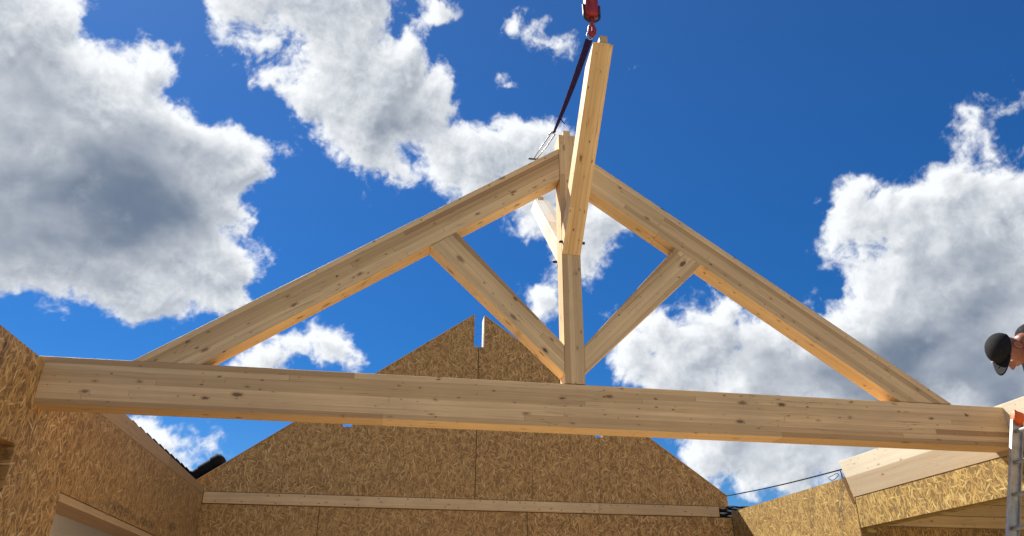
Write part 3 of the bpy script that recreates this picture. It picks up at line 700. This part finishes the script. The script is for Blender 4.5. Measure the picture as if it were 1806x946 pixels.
# joints (x, y, z relative to the eye, radius)
SH = (4.19, 4.0, 1.72)
bodyv = [(4.86, 4.0, 1.70, .15), (4.66, 4.0, 1.77, .14), (4.42, 4.0, 1.79, .16), (4.20, 4.0, 1.76, .13), (4.07, 4.0, 1.715, .062), (3.94, 4.0, 1.665, .058),
         (4.84, 3.88, 1.62, .10), (4.72, 3.86, 1.24, .068), (4.86, 3.86, .88, .045), (4.76, 3.86, .83, .04),
         (4.84, 4.12, 1.62, .10), (4.78, 4.14, 1.24, .068), (4.94, 4.14, .88, .045), (4.84, 4.14, .83, .04),
         (4.23, 3.80, 1.72, .066), (4.27, 3.74, 1.43, .046), (4.36, 3.78, 1.18, .034), (4.37, 3.80, 1.10, .034),
         (4.23, 4.20, 1.72, .066), (4.27, 4.26, 1.43, .046), (4.36, 4.22, 1.18, .034), (4.37, 4.20, 1.10, .034)]
bodye = [(0, 1), (1, 2), (2, 3), (3, 4), (4, 5), (0, 6), (6, 7), (7, 8), (8, 9), (0, 10), (10, 11), (11, 12), (12, 13), (3, 14), (14, 15), (15, 16), (16, 17), (3, 18), (18, 19), (19, 20), (20, 21)]
body = skin_fig('body', bodyv, bodye, M['skin'], pe)
jv = [(4.82, 4.0, 1.72, .165), (4.66, 4.0, 1.775, .157), (4.42, 4.0, 1.795, .178), (4.20, 4.0, 1.77, .150), (4.045, 4.0, 1.715, .105), (3.975, 4.0, 1.725, .070),
      (4.23, 3.80, 1.725, .083), (4.27, 3.74, 1.43, .066), (4.33, 3.77, 1.26, .056), (4.23, 4.20, 1.725, .083), (4.27, 4.26, 1.43, .066), (4.33, 4.23, 1.26, .056)]
skin_fig('jacket', jv, [(0, 1), (1, 2), (2, 3), (3, 4), (4, 5), (3, 6), (6, 7), (7, 8), (3, 9), (9, 10), (10, 11)], M['black_cloth'], body)
tv_ = [(4.88, 4.0, 1.69, .165), (4.84, 3.88, 1.60, .118), (4.72, 3.86, 1.24, .088), (4.86, 3.86, .92, .066), (4.84, 4.12, 1.60, .118), (4.78, 4.14, 1.24, .088), (4.94, 4.14, .92, .066)]
skin_fig('trousers', tv_, [(0, 1), (1, 2), (2, 3), (0, 4), (4, 5), (5, 6)], M['trouser'], body)
for (bx_, by_) in ((4.80, 3.86), (4.88, 4.14)):
    skin_fig('boot', [(bx_+.08, by_, .85, .05), (bx_, by_, .845, .048), (bx_-.12, by_, .835, .036)], [(0, 1), (1, 2)], M['black_cloth'], body, 2)
for sy_ in (-1, 1):      # hands resting on the knees
    hy_ = 4.0+sy_*.20; hd = []
    hv = [(4.37, hy_, 1.11, .030), (4.375, hy_, 1.06, .036)]; he = [(0, 1)]
    skin_fig('hand', hv, he, M['skin'], body, 2)
    for kf, (oy, ln_) in enumerate(((-.030, .065), (-.010, .078), (.011, .074), (.031, .058))):
        skin_fig('finger', [(4.375, hy_+oy, 1.055, .0095), (4.372, hy_+oy, 1.055-ln_*.55, .009), (4.36, hy_+oy, 1.055-ln_, .0075)], [(0, 1), (1, 2)], M['skin'], body, 1)
    skin_fig('thumb', [(4.372, hy_-sy_*.03, 1.085, .012), (4.355, hy_-sy_*.055, 1.06, .011), (4.345, hy_-sy_*.062, 1.03, .009)], [(0, 1), (1, 2)], M['skin'], body, 1)
# head: local axes U (crown), F (face), S (side)
U = Vector((-.985, 0, .17)).normalized(); F = Vector((-.17, 0, -.985)).normalized(); S = U.cross(F)
HM = Matrix(((U.x, F.x, S.x, HC.x), (U.y, F.y, S.y, HC.y), (U.z, F.z, S.z, HC.z+EYE), (0, 0, 0, 1)))
bm = bmesh.new(); bmesh.ops.create_uvsphere(bm, u_segments=48, v_segments=32, radius=1)
def g_(x, c, s): return math.exp(-((x-c)/s)**2)
for vv in bm.verts:
    n_ = vv.co.copy(); up, fw, sd_ = n_.z, n_.y, n_.x
    x_ = up*.116; y_ = fw*.092; z_ = sd_*.076
    if up < 0: y_ *= 1+.08*(-up); z_ *= 1-.28*up*up
    if fw > 0:
        nose = g_(sd_, 0, .16)*g_(up, -.16, .20); y_ += .034*nose*(1.1-(up+.16)*1.2)
        y_ += .010*g_(sd_, 0, .35)*g_(up, -.56, .10)          # lips
        y_ -= .006*g_(sd_, 0, .4)*g_(up, -.47, .05)
        y_ += .012*g_(sd_, 0, .35)*g_(up, -.82, .16)          # chin
        y_ += .008*g_(sd_, 0, .8)*g_(up, .22, .10)            # brow
        for s_ in (-1, 1): y_ -= .014*g_(sd_, s_*.36, .17)*g_(up, .04, .12)
        for s_ in (-1, 1): y_ += .006*g_(sd_, s_*.5, .2)*g_(up, -.2, .2)
    vv.co = Vector((x_, y_, z_))
bm.transform(HM)
head = finish('head', bm, M['skin'], body, HM, 0, True)
for s_ in (-1, 1):
    bm = bmesh.new(); bmesh.ops.create_uvsphere(bm, u_segments=16, v_segments=12, radius=1)
    for vv in bm.verts:
        r = math.hypot(vv.co.x, vv.co.y)
        vv.co = Vector((vv.co.x*.033, vv.co.y*.020, vv.co.z*.009+.007*s_*(r > .6)))
    bm.transform(HM @ Matrix.Translation((-.005, -.012, s_*.079))); finish('ear', bm, M['skin'], head, HM, 0, True)
    bm = bmesh.new(); bmesh.ops.create_uvsphere(bm, u_segments=12, v_segments=8, radius=.009)
    bm.transform(HM @ Matrix.Translation((.004, .073, s_*.028))); finish('eye', bm, M['white'], head, HM, 0, True)
# cap
bm = bmesh.new(); bmesh.ops.create_uvsphere(bm, u_segments=40, v_segments=24, radius=1)
for vv in bm.verts:
    c = vv.co.copy(); up = max(c.z, .0)
    q_ = 1-max(c.z, 0); bx_ = math.copysign(abs(c.y)**.88, c.y); sm_ = .0025*max(0, math.cos(6*math.atan2(c.y, c.x+1e-6)))**8
    vv.co = Vector((.040+up**.9*(.094-.014*max(-c.y, 0)), bx_*(.103-sm_)-.004, c.x*(.086-sm_))) if c.z > -.02 else Vector((.036, c.y*.100-.004, c.x*.083))
bm.transform(HM)
cap = finish('cap', bm, M['black_cloth'], head, HM, 0, True)
bm = bmesh.new(); rows = []
for j in range(7):
    fj = j/6; row = []
    for i in range(13):
        a = (i/12-.5)*2.0; rad = .1
        yv_ = math.cos(a)*.094+(.088*fj)*math.cos(a*1.35)
        row.append(bm.verts.new((.046+.010*fj-.012*(a*a)*fj, yv_, math.sin(a)*(.080+.01*fj))))
    rows.append(row)
for A_, B_ in zip(rows, rows[1:]):
    for i in range(12): bm.faces.new((A_[i], A_[i+1], B_[i+1], B_[i]))
r = bmesh.ops.extrude_face_region(bm, geom=bm.faces[:]); bmesh.ops.translate(bm, verts=[x for x in r['geom'] if isinstance(x, bmesh.types.BMVert)], vec=(.005, 0, 0))
bm.transform(HM); finish('brim', bm, M['black_cloth'], cap if False else head, HM, 0, True)
tube('cap_stitching', [(HM @ Vector((.080+.004*math.sin(i*1.9), .088-.004*i, -.052+i*.007))) for i in range(6)], .003, M['white'], head, 6)
# shirt collar
tube('collar', [HM @ Vector((-.155+.006*math.sin(a*2), math.cos(a)*.064-.015, math.sin(a)*.066)) for a in np.linspace(0, 2*math.pi, 17)], .012, M['black_cloth'], body, 8)
